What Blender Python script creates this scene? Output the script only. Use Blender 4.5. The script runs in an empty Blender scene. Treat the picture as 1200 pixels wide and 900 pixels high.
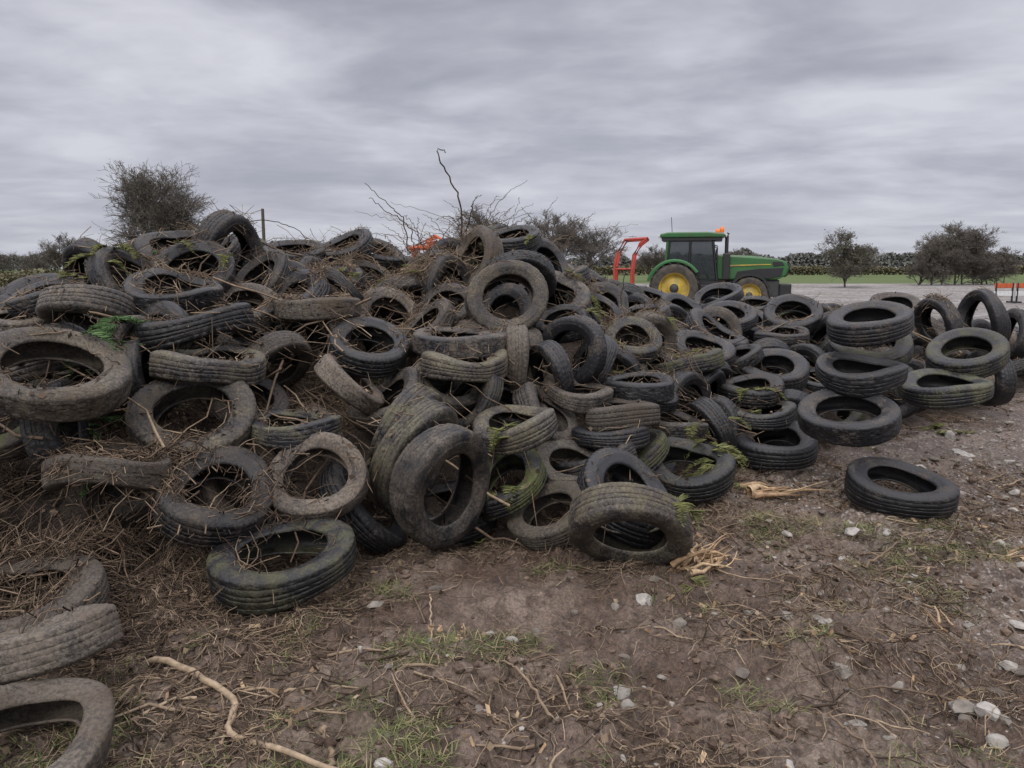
import bpy, bmesh, math
import numpy as np
from mathutils import Vector, Matrix
from mathutils.bvhtree import BVHTree
rng=np.random.default_rng(11)
scene=bpy.context.scene
COL=scene.collection
# ------------------------------------------------------------ helpers
def vn(x,y,seed=0):
    xi=np.floor(x);yi=np.floor(y);fx=x-xi;fy=y-yi
    fx=fx*fx*(3-2*fx);fy=fy*fy*(3-2*fy)
    def h(a,b):
        s=np.sin(a*127.1+b*311.7+seed*74.7)*43758.5453
        return s-np.floor(s)
    a=h(xi,yi);b=h(xi+1,yi);c=h(xi,yi+1);d=h(xi+1,yi+1)
    return a+(b-a)*fx+(c-a)*fy+(a-b-c+d)*fx*fy
def fbm(x,y,seed=0,o=4):
    r=0;a=.5;t=0
    for i in range(o):
        r=r+a*vn(x*2**i+i*17.3,y*2**i-i*9.1,seed+i);t+=a;a*=.5
    return r/t-.5
def mesh_np(name,verts,faces,mats=(),smooth=True,attrs=None,fm=None):
    verts=np.asarray(verts,dtype=np.float32).reshape(-1,3);faces=np.asarray(faces,dtype=np.int32)
    me=bpy.data.meshes.new(name);k=faces.shape[1];nf=len(faces)
    me.vertices.add(len(verts));me.vertices.foreach_set("co",verts.ravel())
    me.loops.add(nf*k);me.loops.foreach_set("vertex_index",faces.ravel())
    me.polygons.add(nf);me.polygons.foreach_set("loop_start",np.arange(nf,dtype=np.int32)*k)
    if fm is not None: me.polygons.foreach_set("material_index",np.asarray(fm,dtype=np.int32))
    me.polygons.foreach_set("use_smooth",np.full(nf,smooth))
    if attrs:
        for an,av in attrs.items():
            at=me.attributes.new(an,'FLOAT','POINT');at.data.foreach_set("value",np.asarray(av,dtype=np.float32).ravel())
    for m in mats: me.materials.append(m)
    me.update(calc_edges=True)
    return me
def obj(name,me,parent=None,loc=None):
    o=bpy.data.objects.new(name,me);COL.objects.link(o)
    if parent: o.parent=parent
    if loc is not None:o.location=loc
    return o
def tubes(Pt,R,sides=4):
    Pt=np.asarray(Pt,float);R=np.asarray(R,float);n,K,_=Pt.shape
    T=np.gradient(Pt,axis=1);T/=np.linalg.norm(T,axis=2,keepdims=True)+1e-9
    ref=np.where(np.abs(T[:,:,2:3])<.9,np.array([0,0,1.]),np.array([1.,0,0]))
    a=np.cross(T,ref);a/=np.linalg.norm(a,axis=2,keepdims=True)+1e-9;b=np.cross(T,a)
    th=np.arange(sides)*2*np.pi/sides
    V=Pt[:,:,None,:]+R[:,:,None,None]*(np.cos(th)[None,None,:,None]*a[:,:,None,:]+np.sin(th)[None,None,:,None]*b[:,:,None,:])
    idx=np.arange(n*K*sides).reshape(n,K,sides)
    q=np.stack([idx[:,:-1,:],np.roll(idx,-1,2)[:,:-1,:],np.roll(idx,-1,2)[:,1:,:],idx[:,1:,:]],-1).reshape(-1,4)
    return V.reshape(-1,3),q
def quads(cent,size,rg,up=0.,aspect=1.):
    n=len(cent);a=rg.normal(size=(n,3));a/=np.linalg.norm(a,axis=1,keepdims=True)
    b=rg.normal(size=(n,3));b[:,2]+=up;b-=a*(a*b).sum(1,keepdims=True);b/=np.linalg.norm(b,axis=1,keepdims=True)
    s=np.asarray(size).reshape(-1,1)*np.ones((n,1));a=a*s*.5;b=b*s*.5*aspect
    V=np.stack([cent-a-b,cent+a-b*.6,cent+a*.7+b,cent-a*.8+b*.7],1)
    return V.reshape(-1,3),np.arange(4*n).reshape(n,4)
def join(parts):
    Vs=[];Fs=[];o=0
    for V,Fq in parts: Vs.append(V);Fs.append(Fq+o);o+=len(V)
    return np.concatenate(Vs),np.concatenate(Fs)
class NT:
    def __init__(s,name):
        s.m=bpy.data.materials.new(name);s.m.use_nodes=True;s.t=s.m.node_tree;s.b=s.t.nodes["Principled BSDF"]
    def n(s,ty,ins=None,**kw):
        nd=s.t.nodes.new(ty)
        for k,v in kw.items(): setattr(nd,k,v)
        if ins:
            for k,v in ins.items():
                if isinstance(v,bpy.types.NodeSocket): s.t.links.new(v,nd.inputs[k])
                else: nd.inputs[k].default_value=v
        return nd
    def noise(s,vec,scale,detail=5,rough=.55,dist=0.):
        return s.n('ShaderNodeTexNoise',{'Vector':vec,'Scale':scale,'Detail':detail,'Roughness':rough,'Distortion':dist}).outputs['Fac']
    def ramp(s,fac,stops):
        r=s.n('ShaderNodeValToRGB',{'Fac':fac});e=r.color_ramp.elements
        while len(e)<len(stops): e.new(.5)
        for i,(p,c) in enumerate(stops):
            e[i].position=p;e[i].color=(c,c,c,1) if isinstance(c,(int,float)) else (*c,1)
        return r.outputs[0]
    def mix(s,f,a,b,mode='MIX'):
        nd=s.n('ShaderNodeMix',data_type='RGBA',blend_type=mode)
        for i,v in ((0,f),(6,a),(7,b)):
            if isinstance(v,bpy.types.NodeSocket): s.t.links.new(v,nd.inputs[i])
            else: nd.inputs[i].default_value=v if not isinstance(v,tuple) else (*v,1)
        return nd.outputs[2]
    def math(s,op,a,b=0.,clamp=False):
        nd=s.n('ShaderNodeMath',operation=op,use_clamp=clamp)
        for i,v in ((0,a),(1,b)):
            if isinstance(v,bpy.types.NodeSocket): s.t.links.new(v,nd.inputs[i])
            else: nd.inputs[i].default_value=v
        return nd.outputs[0]
    def set(s,k,v):
        if isinstance(v,bpy.types.NodeSocket): s.t.links.new(v,s.b.inputs[k])
        else: s.b.inputs[k].default_value=(*v,1) if isinstance(v,tuple) else v
    def bump(s,h,st,dist=.01):
        b=s.n('ShaderNodeBump',{'Height':h,'Strength':st,'Distance':dist});s.t.links.new(b.outputs[0],s.b.inputs['Normal'])
    def pos(s): return s.n('ShaderNodeNewGeometry').outputs['Position']
    def attr(s,a): return s.n('ShaderNodeAttribute',attribute_name=a).outputs['Fac']
def simple(name,col,rough=.6,metal=0.,var=.25,scale=6.,dirt=None):
    m=NT(name);tc=m.n('ShaderNodeTexCoord').outputs['Object']
    f=m.noise(tc,scale,5);dk=tuple(c*(1-var) for c in col) if dirt is None else dirt
    m.set('Base Color',m.mix(m.ramp(f,[(.35,0.),(.7,1.)]),dk,col));m.set('Roughness',rough);m.set('Metallic',metal)
    return m.m
def toned(name,stops,rough=.85,scale=30,trans=0.):
    m=NT(name);t=m.attr('tone');c=m.ramp(t,stops);f=m.noise(m.pos(),scale,2)
    c=m.mix(1.,c,m.ramp(f,[(.25,.6),(.75,1.25)]),'MULTIPLY');m.set('Base Color',c);m.set('Roughness',rough);m.set('Specular IOR Level',.25)
    return m.m
# ------------------------------------------------------------ heap shape
def footy(x): return np.interp(x,[-9,-4,-2.4,-1.6,-1.07,-.39,.63,1.2,2.05,3.55,5.9,9],[3.4,3.1,3.4,3.55,3.5,4.0,4.1,4.9,5.9,7.0,9.0,11.5])
def ridgey(x): return np.interp(x,[-9,-3.6,-2.45,-1.1,0,.55,1.64,3.25,5.1,7.7,11],[6,6,6.6,7.8,8,8.4,9.3,9.8,10.5,12,14])
def ridgez(x): return np.interp(x,[-9,-5,-3.6,-2.9,-2.45,-2,-1.1,0,.55,1.64,3.25,5.1,7.7,11],[.8,1.1,1.36,1.7,1.8,1.66,1.58,1.9,1.55,1.12,1.05,.93,.55,.1])
def S(x,y):
    f=footy(x); r=ridgey(x); z=ridgez(x)
    t=np.clip((y-f)/(r-f),0,1); b=np.clip((y-r)/3.2,0,1)
    left=np.clip((-x-.9)/1.0,0,1)
    fr=np.sin(np.pi/2*t)**(.92-.27*left)
    return np.where(y<r, z*fr, z*np.cos(np.pi/2*b))
def G(x,y):
    near=1/(1+np.clip(y-8,0,None)*.25)/(1+np.clip(np.abs(x)-9,0,None)*.3)
    smooth=1-.7*np.exp(-(((x-.15)/.9)**2+((y-3.5)/.35)**2))
    z=.12*fbm(x*.8,y*.8,1,2)+(.13*fbm(x*2.9,y*2.9,5,3)+.10*fbm(x*9,y*9,9,3)*(1+.9*fbm(x,y,3,2))+.045*fbm(x*30,y*30,13,2))*smooth
    for yc,sl in ((3.42,.10),(2.72,.06)):
        d=(y-(yc+sl*x+.06*np.sin(x*1.3)))/.17
        env=np.clip((x+.9)/.6,0,1)*np.clip((3.6-x)/.8,0,1)
        z=z+env*(-.034*np.exp(-d**4)+.020*np.exp(-(np.abs(d)-1.35)**2*8)+.012*np.exp(-d**4)*np.sin((x+np.abs(d)*.10)*2*np.pi/.11))
    z=z*near-.02
    m=S(x,y)-.42+.28*fbm(x*3,y*3,20,3)
    m=np.where(S(x,y)>.02,m,-1)
    bank=.30*np.exp(-(((x+2.5)/.75)**2+((y-3.75)/.5)**2))*(1+1.2*fbm(x*6,y*6,22,3))
    m=np.maximum(m,0)*(1-np.exp(-np.maximum(m,0)*6))
    return z+np.maximum(m,bank)
# ------------------------------------------------------------ tyres: x y z (cm)  axis x y z (%)  scale (%)  dust moss (tenths)
T="""-113 367 19 -3 -18 97 106 2 3
-154 391 44 31 -37 87 97 4 0
-107 412 48 -3 -67 72 87 8 0
-180 431 79 17 -61 76 104 5 1
-235 393 109 33 -41 84 107 7 1
-207 387 61 0 9 99 94 10 0
-220 328 14 -3 -23 96 107 9 0
-187 279 17 -27 19 93 104 9 0
-156 229 11 20 -5 97 88 10 0
-38 416 43 73 -63 -21 107 5 0
-58 448 52 80 -47 -33 104 4 2
-64 465 64 82 -31 -45 96 5 3
-4 463 32 -41 -34 84 83 3 10
23 446 17 -41 -33 84 82 9 1
39 486 35 18 -36 90 82 6 1
70 449 26 37 -32 86 106 0 0
63 399 25 -8 -69 -70 107 6 2
123 528 25 -8 -35 92 97 0 1
218 624 19 -11 -22 96 104 0 0
251 567 54 -21 -28 93 107 1 0
265 513 14 0 -18 97 107 1 0
366 647 63 -11 -13 97 107 1 3
309 665 98 -26 -40 87 107 2 3
275 605 82 -4 -16 98 107 1 0
293 635 119 -18 -19 96 107 1 0
339 847 84 -85 -1 51 100 1 0
544 873 42 -98 -10 -7 107 1 0
405 686 88 -28 -32 90 107 2 3
535 882 107 -97 -17 -10 107 1 0
486 882 102 -95 -6 -26 107 1 0
686 1056 76 -97 5 18 107 1 0
253 746 65 -4 -37 92 106 1 0
216 692 54 -8 -17 97 92 2 0
216 661 38 -7 -3 99 99 1 1
320 884 111 -12 -48 86 107 0 0
292 837 91 -4 -12 98 93 1 0
184 746 84 5 -43 89 96 1 0
212 807 96 39 -33 84 103 1 0
242 873 108 -24 -35 89 103 1 0
105 675 100 3 -53 83 85 3 2
46 576 102 -70 -70 -6 89 1 0
42 638 118 -18 -33 92 82 1 0
-4 597 140 19 -91 35 98 6 1
-99 534 109 26 -38 87 92 1 0
-97 613 125 36 -67 63 84 7 0
-52 623 131 -36 -60 70 82 4 0
-36 545 111 3 -5 99 100 3 0
-32 523 98 1 -7 99 89 6 2
5 553 97 98 -11 1 82 9 0
-45 532 82 41 -45 78 82 5 1
0 524 67 26 -32 90 82 2 0
2 476 64 -25 -13 95 85 5 2
28 557 85 -81 -48 -30 82 1 0
-106 500 88 65 9 74 85 9 0
-127 446 70 2 2 99 85 3 3
-159 508 99 53 -44 -71 85 7 0
-181 460 105 10 -1 99 97 5 2
-199 487 126 -17 -1 97 107 1 0
-226 625 176 87 -37 -29 102 3 0
-295 554 158 -35 -80 -48 82 2 1
-225 520 147 19 -23 94 92 1 0
-306 516 145 -15 -25 95 82 1 0
-264 613 178 6 -53 83 82 2 0
-199 714 177 8 -31 94 85 1 0
-194 561 135 1 -48 86 82 6 0
-142 563 135 1 -2 99 95 9 1
-174 629 150 45 -41 78 82 1 0
-234 470 107 99 0 9 82 5 0
-318 494 128 5 -17 97 82 8 0
-33 695 172 -72 -54 42 97 8 0
0 737 190 -11 -28 94 88 1 0
32 735 165 57 -62 52 88 1 0
-156 735 182 -26 -40 87 85 1 0
-132 756 177 23 -35 90 86 1 0
-108 759 162 2 -36 92 86 2 0
-75 728 164 -27 -43 85 82 3 0
21 779 178 54 -52 65 85 1 0
94 581 73 -4 0 99 101 0 0
47 546 75 16 -11 97 82 7 0
76 531 62 -6 6 99 87 10 0
128 599 42 15 -10 97 82 4 0
67 515 49 -2 16 98 85 1 0
151 684 78 -24 8 96 107 4 6
167 945 126 12 -35 92 95 1 0
92 798 140 41 -43 80 85 1 0
255 967 128 -39 -28 86 100 0 0
310 989 116 -16 -22 95 96 1 0
131 769 116 -32 -19 92 85 1 0
198 904 114 31 -36 87 100 0 0
79 714 123 65 -44 60 82 1 0
-15 558 93 -58 -46 65 82 2 0
508 1027 115 -2 -39 91 107 4 0
406 956 100 -41 -15 89 106 1 0
-221 465 97 94 9 29 82 3 0
-152 661 150 -11 -49 85 82 1 0
-129 698 153 51 -36 77 84 4 0
-175 526 112 36 -6 92 82 3 0
136 767 101 -55 -24 79 85 1 0
220 761 74 -43 -12 89 85 1 0
-65 588 118 -58 -31 74 82 6 0
-135 564 112 -74 -59 -29 82 5 0
62 594 88 -82 -25 50 82 1 0
127 670 75 35 -53 76 82 2 0
23 518 63 70 -31 62 82 5 0
55 497 37 -30 10 94 82 2 0
-28 519 74 -67 -53 50 82 3 1
-83 511 75 -45 -34 81 82 6 0
-164 474 81 52 -31 78 82 4 0
-226 483 117 -26 -77 57 82 2 0
-264 537 154 81 -27 50 82 3 0
-196 614 155 -40 -66 62 82 4 0"""
rows=np.array([list(map(float,l.split())) for l in T.strip().splitlines()])
C=list(rows[:,:3]/100);N=[r/np.linalg.norm(r) for r in rows[:,3:6]];SC=list(rows[:,6]/100);DU=[tuple(r/10) for r in rows[:,7:9]]
nh=len(C)
def try_fill(layer,n,sp):
    for _ in range(n):
        x=rng.uniform(-6.5,9.5)
        f=float(footy(x)); r=float(ridgey(x))
        y=rng.uniform(f+.6,r+2.2)
        z=float(S(x,y))-(.07 if layer==0 else .30)
        if z<.12: continue
        c=np.array([x,y,z])
        A=np.array(C)
        dd=np.linalg.norm(A-c,axis=1)
        s_=sp+(.10 if x>3.6 and y<ridgey(x)-.6 else 0)
        if np.min(dd)<s_ or dd[:nh].min()<.36: continue
        q=A[:nh]; near=(np.abs(q[:,0]-c[0])<.34)&(q[:,1]-c[1]>0)&(q[:,1]-c[1]<.45)&(c[2]>q[:,2]-.12)
        if near.any() and layer==0: continue
        e=1e-2
        g=np.array([-(S(x+e,y)-S(x-e,y))/(2*e),-(S(x,y+e)-S(x,y-e))/(2*e),1.0]);g/=np.linalg.norm(g)
        n_=g*.6+rng.normal(0,.7,3);n_/=np.linalg.norm(n_)
        C.append(c);N.append(n_);SC.append(rng.uniform(.80,1.0));DU.append((float(rng.choice([.0,.1,.2,.4,.6,.8],p=[.3,.25,.15,.12,.1,.08])), .6 if rng.random()<.10 else 0.0))
try_fill(0,6000,.33)
try_fill(1,4000,.36)
C=np.array(C);N=np.array(N);SC=np.array(SC);DU=np.array(DU);n=len(C)
mob=np.where(np.arange(n)<nh,.03,1.0); C0=C.copy()
K=12; th=np.arange(K)*2*np.pi/K
def rings():
    ref=np.where(np.abs(N[:,2:3])<.9,np.array([[0,0,1.]]),np.array([[1.,0,0]]))
    a=np.cross(N,ref);a/=np.linalg.norm(a,axis=1,keepdims=True);b=np.cross(N,a)
    return C[:,None,:]+.225*SC[:,None,None]*(np.cos(th)[None,:,None]*a[:,None,:]+np.sin(th)[None,:,None]*b[:,None,:])
for it in range(36):
    R=rings(); dd=np.linalg.norm(C[:,None]-C[None],axis=2)
    I,J=np.where(np.triu(dd<.64,1))
    v=R[I][:,:,None,:]-R[J][:,None,:,:]
    L=np.linalg.norm(v,axis=3)+1e-6
    ov=np.clip(.072*(SC[I]+SC[J])[:,None,None]-L,0,None)
    pen=np.zeros(n); np.maximum.at(pen,I,ov.max((1,2)));np.maximum.at(pen,J,ov.max((1,2)))
    push=v/L[...,None]*ov[...,None]
    wI=(mob[I]/(mob[I]+mob[J]));wJ=1-wI
    tr=np.zeros((n,3));tq=np.zeros((n,3))
    cnt=(ov>0).sum((1,2))+1e-6
    np.add.at(tr,I,push.sum((1,2))/np.sqrt(cnt)[:,None]*wI[:,None]*.35)
    np.add.at(tr,J,-push.sum((1,2))/np.sqrt(cnt)[:,None]*wJ[:,None]*.35)
    np.add.at(tq,I,np.cross(R[I]-C[I][:,None],push.sum(2)).sum(1)*wI[:,None])
    np.add.at(tq,J,np.cross(R[J]-C[J][:,None],-push.sum(1)).sum(1)*wJ[:,None])
    tr=np.clip(tr,-.03,.03)
    low=(R[:,:,2]-.085*SC[:,None]).min(1)
    tr[:,2]+=np.clip(-low,0,.04)
    tr[:nh]=0;tq[:nh]=0
    C+=tr
    w=np.clip(tq*1.2,-.06,.06)
    N+=np.cross(w,N);N/=np.linalg.norm(N,axis=1,keepdims=True)
    C+=(C0-C)*.03
keep=np.ones(n,bool); keep[nh:]=(pen[nh:]<.115)&(C[nh:,2]<S(C[nh:,0],C[nh:,1])+.12)&(C[nh:,1]>footy(C[nh:,0])+.35)
# ------------------------------------------------------------ tyre meshes
def tyre_mesh(k,mat,mangled=False):
    rg=np.random.default_rng(100+k);k=k%8
    Ro=.315;r=[.192,.186,.2,.182,.195,.188,.2,.19][k];h=Ro-r;W2=[.082,.09,.078,.094,.084,.078,.080,.088][k]
    gd=[.02,.028,.008,.03,.015,.025,.0,.02][k]
    half=[(.60,-.002),(.70,-.004),(.80,.004),(.84,.016),(.86,.022),(.93,h*.3),(.985,h*.42),(1.0,h*.50),(1.0,h*.53),(.982,h*.55),(.982,h*.62),(.965,h*.72),(.93,h*.81),(.88,h*.88),(.83,h*.925),(.79,h*.95),(.76,h*.965),(.70,h*.977),(.56,h*.988),(.545,h*.988),(.53,h*(.988-gd)),(.50,h*(.99-gd)),(.485,h*.992),(.25,h*.998),(.155,h*1.0),(.145,h*(1-gd)),(.11,h*(1-gd)),(.10,h),(0.,h)]
    outer=[(-a,b) for a,b in half]+[(a,b) for a,b in half[::-1][1:]]
    inn=[(.66,.012),(.78,h*.22),(.87,h*.45),(.86,h*.64),(.78,h*.78),(.6,h*.86),(.3,h*.89),(0,h*.895)]
    inner=[(a,b) for a,b in inn]+[(-a,b) for a,b in inn[::-1][1:]]
    prof=np.array(outer+inner);M=len(prof);no=len(outer)
    A=168;th=np.arange(A)*2*np.pi/A
    ax=prof[:,0]*W2;rad=r+prof[:,1]
    RR=np.tile(rad,(A,1));AX=np.tile(ax,(A,1))
    isO=np.arange(M)<no
    sh=isO&(prof[:,1]>h*.86)&(np.abs(prof[:,0])>.56)
    ctr=isO&(prof[:,1]>h*.97)&(np.abs(prof[:,0])<.55)
    worn=[.8,.9,.3,.9,.5,.8,.1,.7][k]*(0.2 if mangled else 1)
    per=[4,3,4,4,6,3,4,3][k]
    cut=(np.arange(A)%per==0)
    RR[np.ix_(cut,sh)]-=.006*worn
    cut2=((np.arange(A)+per//2)%per==0)
    RR[np.ix_(cut2,ctr)]-=.0035*worn
    mg=1.7 if mangled else 1.
    ov=rg.uniform(.015,.08)+(.03 if mangled else 0);ph=rg.uniform(0,6.28)
    sag=rg.uniform(0,.022)*mg*(.5+.5*np.cos(th+rg.uniform(0,6)))
    wgt=np.clip(1-(prof[:,1]/h),0,1)
    RR*=1+ov*np.cos(2*(th-ph))[:,None]+rg.uniform(0,.022)*mg*np.cos(3*th+rg.uniform(0,6))[:,None]
    AX=AX*(1+rg.uniform(0,.2)*np.cos(2*th+rg.uniform(0,6))[:,None])+rg.uniform(.0,.022)*mg*np.cos(2*th+rg.uniform(0,6))[:,None]
    AX-=sag[:,None]*wgt[None]*np.where(prof[:,0]>0,1,-.3)[None]
    V=np.stack([RR*np.cos(th)[:,None],RR*np.sin(th)[:,None],AX],-1)
    if mangled: V+=.004*np.sin(th*5)[:,None,None]*np.array([0,0,1.])
    V+=.0007*rg.normal(size=V.shape)
    idx=np.arange(A*M).reshape(A,M)
    q=np.stack([idx,np.roll(idx,-1,0),np.roll(np.roll(idx,-1,0),-1,1),np.roll(idx,-1,1)],-1).reshape(-1,4)[:,::-1]
    return mesh_np("tyre_mesh",V,q,[mat])
def tyre_mat():
    m=NT("old_tyre_rubber")
    oc=m.n('ShaderNodeObjectInfo');sep=m.n('ShaderNodeSeparateColor',{'Color':oc.outputs['Color']})
    dust,moss,shade=sep.outputs[0],sep.outputs[1],sep.outputs[2]
    p=m.pos()
    nrm=m.n('ShaderNodeSeparateXYZ',{'Vector':m.n('ShaderNodeNewGeometry').outputs['Normal']}).outputs[2]
    upf=m.math('MULTIPLY',m.math('ADD',nrm,.35),.5,True)
    n1=m.noise(p,7,5,.62,.3);n2=m.noise(p,70,4,.75);n3=m.noise(p,3.,3)
    a=m.math('ADD',m.math('MULTIPLY',dust,.95),m.math('MULTIPLY',upf,.20))
    b=m.math('ADD',m.math('MULTIPLY',m.math('SUBTRACT',n1,.5),2.1),m.math('MULTIPLY',m.math('SUBTRACT',n2,.5),1.5))
    f=m.ramp(m.math('ADD',a,b),[(.18,0.),(.95,1.)])
    rub=m.mix(n2,(.006,.006,.0075),(.026,.026,.030))
    dcol=m.mix(m.ramp(n3,[(.3,0.),(.7,1.)]),(.115,.085,.060),(.205,.180,.150))
    dcol=m.mix(m.ramp(n2,[(.40,.7),(.60,0.)]),dcol,(.062,.050,.040))
    c=m.mix(f,rub,dcol)
    mf=m.math('MULTIPLY',m.math('MULTIPLY',m.ramp(n1,[(.45,0.),(.60,1.)]),moss),m.math('ADD',upf,.6),True)
    c=m.mix(mf,c,m.mix(n2,(.05,.065,.018),(.14,.155,.045)))
    c=m.mix(1.,c,m.mix(shade,(.55,.55,.55),(1.15,1.15,1.15)),'MULTIPLY')
    m.set('Base Color',c)
    m.set('Roughness',m.math('ADD',m.math('MULTIPLY',f,.46),.40,True));m.set('Specular IOR Level',.45)
    m.bump(m.math('ADD',m.math('MULTIPLY',n2,.9),m.math('MULTIPLY',f,.5)),.7,.006)
    return m.m
TM=tyre_mat();TMESH=[tyre_mesh(k,TM) for k in range(8)]+[tyre_mesh(k+8,TM,True) for k in (0,2,6)]
heap=bpy.data.objects.new("tyre_heap",None);COL.objects.link(heap)
PV=[];PF=[];off=0
for i in range(n):
    if not keep[i]: continue
    mk=int(rng.integers(8))
    if i in (5,6,7,8): mk=8+(i%3)
    elif rng.random()<.10: mk=8+int(rng.integers(3))
    o=obj("tyre" if i<nh else "heaped_tyre",TMESH[mk],None if i<nh else heap)
    q=Vector(N[i]).to_track_quat('Z','Y').to_matrix().to_4x4()
    o.matrix_world=Matrix.Translation(Vector(C[i]))@q@Matrix.Rotation(rng.uniform(0,6.28),4,'Z')@Matrix.Scale(SC[i],4)
    o.color=(DU[i][0],DU[i][1],rng.uniform(0,1),1)
    R3=np.array(q.to_3x3());A=20;B=6
    t=np.arange(A)*2*np.pi/A;bb=np.arange(B)*2*np.pi/B
    rr=(.245+.066*np.cos(bb))[None,:]*SC[i]
    vv=np.stack([rr*np.cos(t)[:,None],rr*np.sin(t)[:,None],np.tile(.082*np.sin(bb)*SC[i],(A,1))],-1).reshape(-1,3)@R3.T+C[i]
    idx=np.arange(A*B).reshape(A,B)
    qd=np.stack([idx,np.roll(idx,-1,0),np.roll(np.roll(idx,-1,0),-1,1),np.roll(idx,-1,1)],-1).reshape(-1,4)+off
    PV.append(vv);PF.append(qd);off+=len(vv)
BV=BVHTree.FromPolygons(np.concatenate(PV).tolist(),np.concatenate(PF).tolist())
DN=Vector((0,0,-1))
def tops(x,y):
    x=np.asarray(x,float);y=np.asarray(y,float);g=G(x,y);out=g.ravel().copy()
    for i,(a,b) in enumerate(zip(x.ravel(),y.ravel())):
        h=BV.ray_cast(Vector((a,b,5)),DN)
        if h[0] is not None and h[0].z>out[i]: out[i]=h[0].z
    return out.reshape(x.shape)
def top(x,y): return float(tops(np.array([x]),np.array([y]))[0])
# ------------------------------------------------------------ ground
def axis(dense_a,dense_b,step,lo,hi,gr=1.09):
    c=list(np.arange(dense_a,dense_b+1e-9,step));s=step
    while c[-1]<hi: s*=gr;c.append(c[-1]+s)
    s=step
    while c[0]>lo: s*=gr;c.insert(0,c[0]-s)
    return np.array(c)
xs=axis(-3.2,3.2,.018,-2500,2500,1.06);ys=axis(1.9,5.6,.016,-60,3000,1.045)
X,Y=np.meshgrid(xs,ys);Z=G(X,Y)
Z=Z-np.clip((Y-15)*.03,0,.12)-np.clip((np.abs(X)-14)*.02,0,.1)
gr_mask=np.clip((X-.7)*.4+(Y-3.5)*.08+.9*fbm(X*.9,Y*.9,31,3),0,1)
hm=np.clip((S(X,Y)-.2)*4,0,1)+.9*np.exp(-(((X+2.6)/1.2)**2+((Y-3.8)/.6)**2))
gm=np.clip(np.exp(-(((X+1.2)/1.0)**2+((Y-2.5)/.6)**2))*.5+1.2*fbm(X*1.5,Y*1.5,41,3)-.25,0,1)
ny,nx=X.shape;idx=np.arange(nx*ny).reshape(ny,nx)
q=np.stack([idx[:-1,:-1],idx[:-1,1:],idx[1:,1:],idx[1:,:-1]],-1).reshape(-1,4)
def ground_mat():
    m=NT("muddy_ground");p=m.pos()
    a=m.noise(p,1.3,4,.6,.4);b=m.noise(p,9,5,.7);c3=m.noise(p,60,4,.75)
    col=m.mix(m.ramp(a,[(.40,0.),(.62,1.)]),(.098,.063,.044),(.205,.158,.124))
    col=m.mix(m.ramp(b,[(.46,0.),(.62,.85)]),col,(.060,.039,.028))
    g=m.attr('gravel')
    vor=m.n('ShaderNodeTexVoronoi',{'Vector':p,'Scale':42.});vc=m.n('ShaderNodeSeparateColor',{'Color':vor.outputs['Color']}).outputs[0]
    st=m.ramp(vc,[(0.,(.14,.12,.105)),(.6,(.26,.235,.21)),(1.,(.48,.46,.43))])
    gf=m.math('MULTIPLY',m.math('MULTIPLY',g,m.ramp(vor.outputs['Distance'],[(.25,1.),(.6,0.)])),m.ramp(c3,[(.4,.1),(.6,.8)]),True)
    col=m.mix(gf,col,st)
    gg=m.math('MULTIPLY',m.attr('green'),m.ramp(b,[(.4,0.),(.6,.6)]),True)
    col=m.mix(gg,col,(.075,.082,.032))
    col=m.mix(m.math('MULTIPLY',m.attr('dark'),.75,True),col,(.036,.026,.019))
    col=m.mix(1.,col,m.ramp(c3,[(.3,.42),(.72,1.6)]),'MULTIPLY')
    m.set('Base Color',col)
    m.set('Roughness',m.ramp(a,[(.44,.34),(.57,.88)]));m.set('Specular IOR Level',.45)
    m.bump(m.math('ADD',m.math('MULTIPLY',c3,.6),m.math('MULTIPLY',b,.8)),1.,.025)
    return m.m
GM=ground_mat()
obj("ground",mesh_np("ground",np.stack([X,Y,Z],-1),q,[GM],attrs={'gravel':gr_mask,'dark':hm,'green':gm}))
def sheet(name,xa,ya,zf,mat):
    X,Y=np.meshgrid(xa,ya);Zz=zf(X,Y);i=np.arange(X.size).reshape(X.shape)
    q=np.stack([i[:-1,:-1],i[:-1,1:],i[1:,1:],i[1:,:-1]],-1).reshape(-1,4)
    return obj(name,mesh_np(name,np.stack([X,Y,Zz],-1),q,[mat]))
m=NT("pasture_grass");p=m.pos()
c=m.mix(m.noise(p,.06,4),(.075,.110,.040),(.110,.145,.060));c=m.mix(m.ramp(m.noise(p,1.5,4),[(.4,0.),(.7,.5)]),c,(.13,.13,.07));m.set('Base Color',c);m.set('Roughness',.95);m.set('Specular IOR Level',.1);GRASS=m.m
m=NT("yard_gravel");p=m.pos();v=m.n('ShaderNodeTexVoronoi',{'Vector':p,'Scale':9.}).outputs['Color']
vv=m.n('ShaderNodeSeparateColor',{'Color':v}).outputs[0]
c=m.mix(m.ramp(m.noise(p,.25,6,.65),[(.4,0.),(.62,1.)]),(.34,.325,.315),(.22,.195,.175));c=m.mix(1.,c,m.ramp(vv,[(0.,.65),(1.,1.35)]),'MULTIPLY');c=m.mix(m.ramp(m.noise(p,3,5),[(.52,0.),(.60,.85)]),c,(.11,.095,.08));m.set('Base Color',c);m.set('Roughness',.95);m.bump(m.noise(p,11,5,.8),.8,.15);YARD=m.m
fz=lambda X,Y:.0+np.clip(Y-75,0,None)*.011*np.where(Y>400,400/np.maximum(Y,1),1)+.0*X
sheet("grass_field",axis(-60,60,4,-2400,2400,1.15),axis(17,100,4,17,2900,1.15),fz,GRASS)
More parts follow.
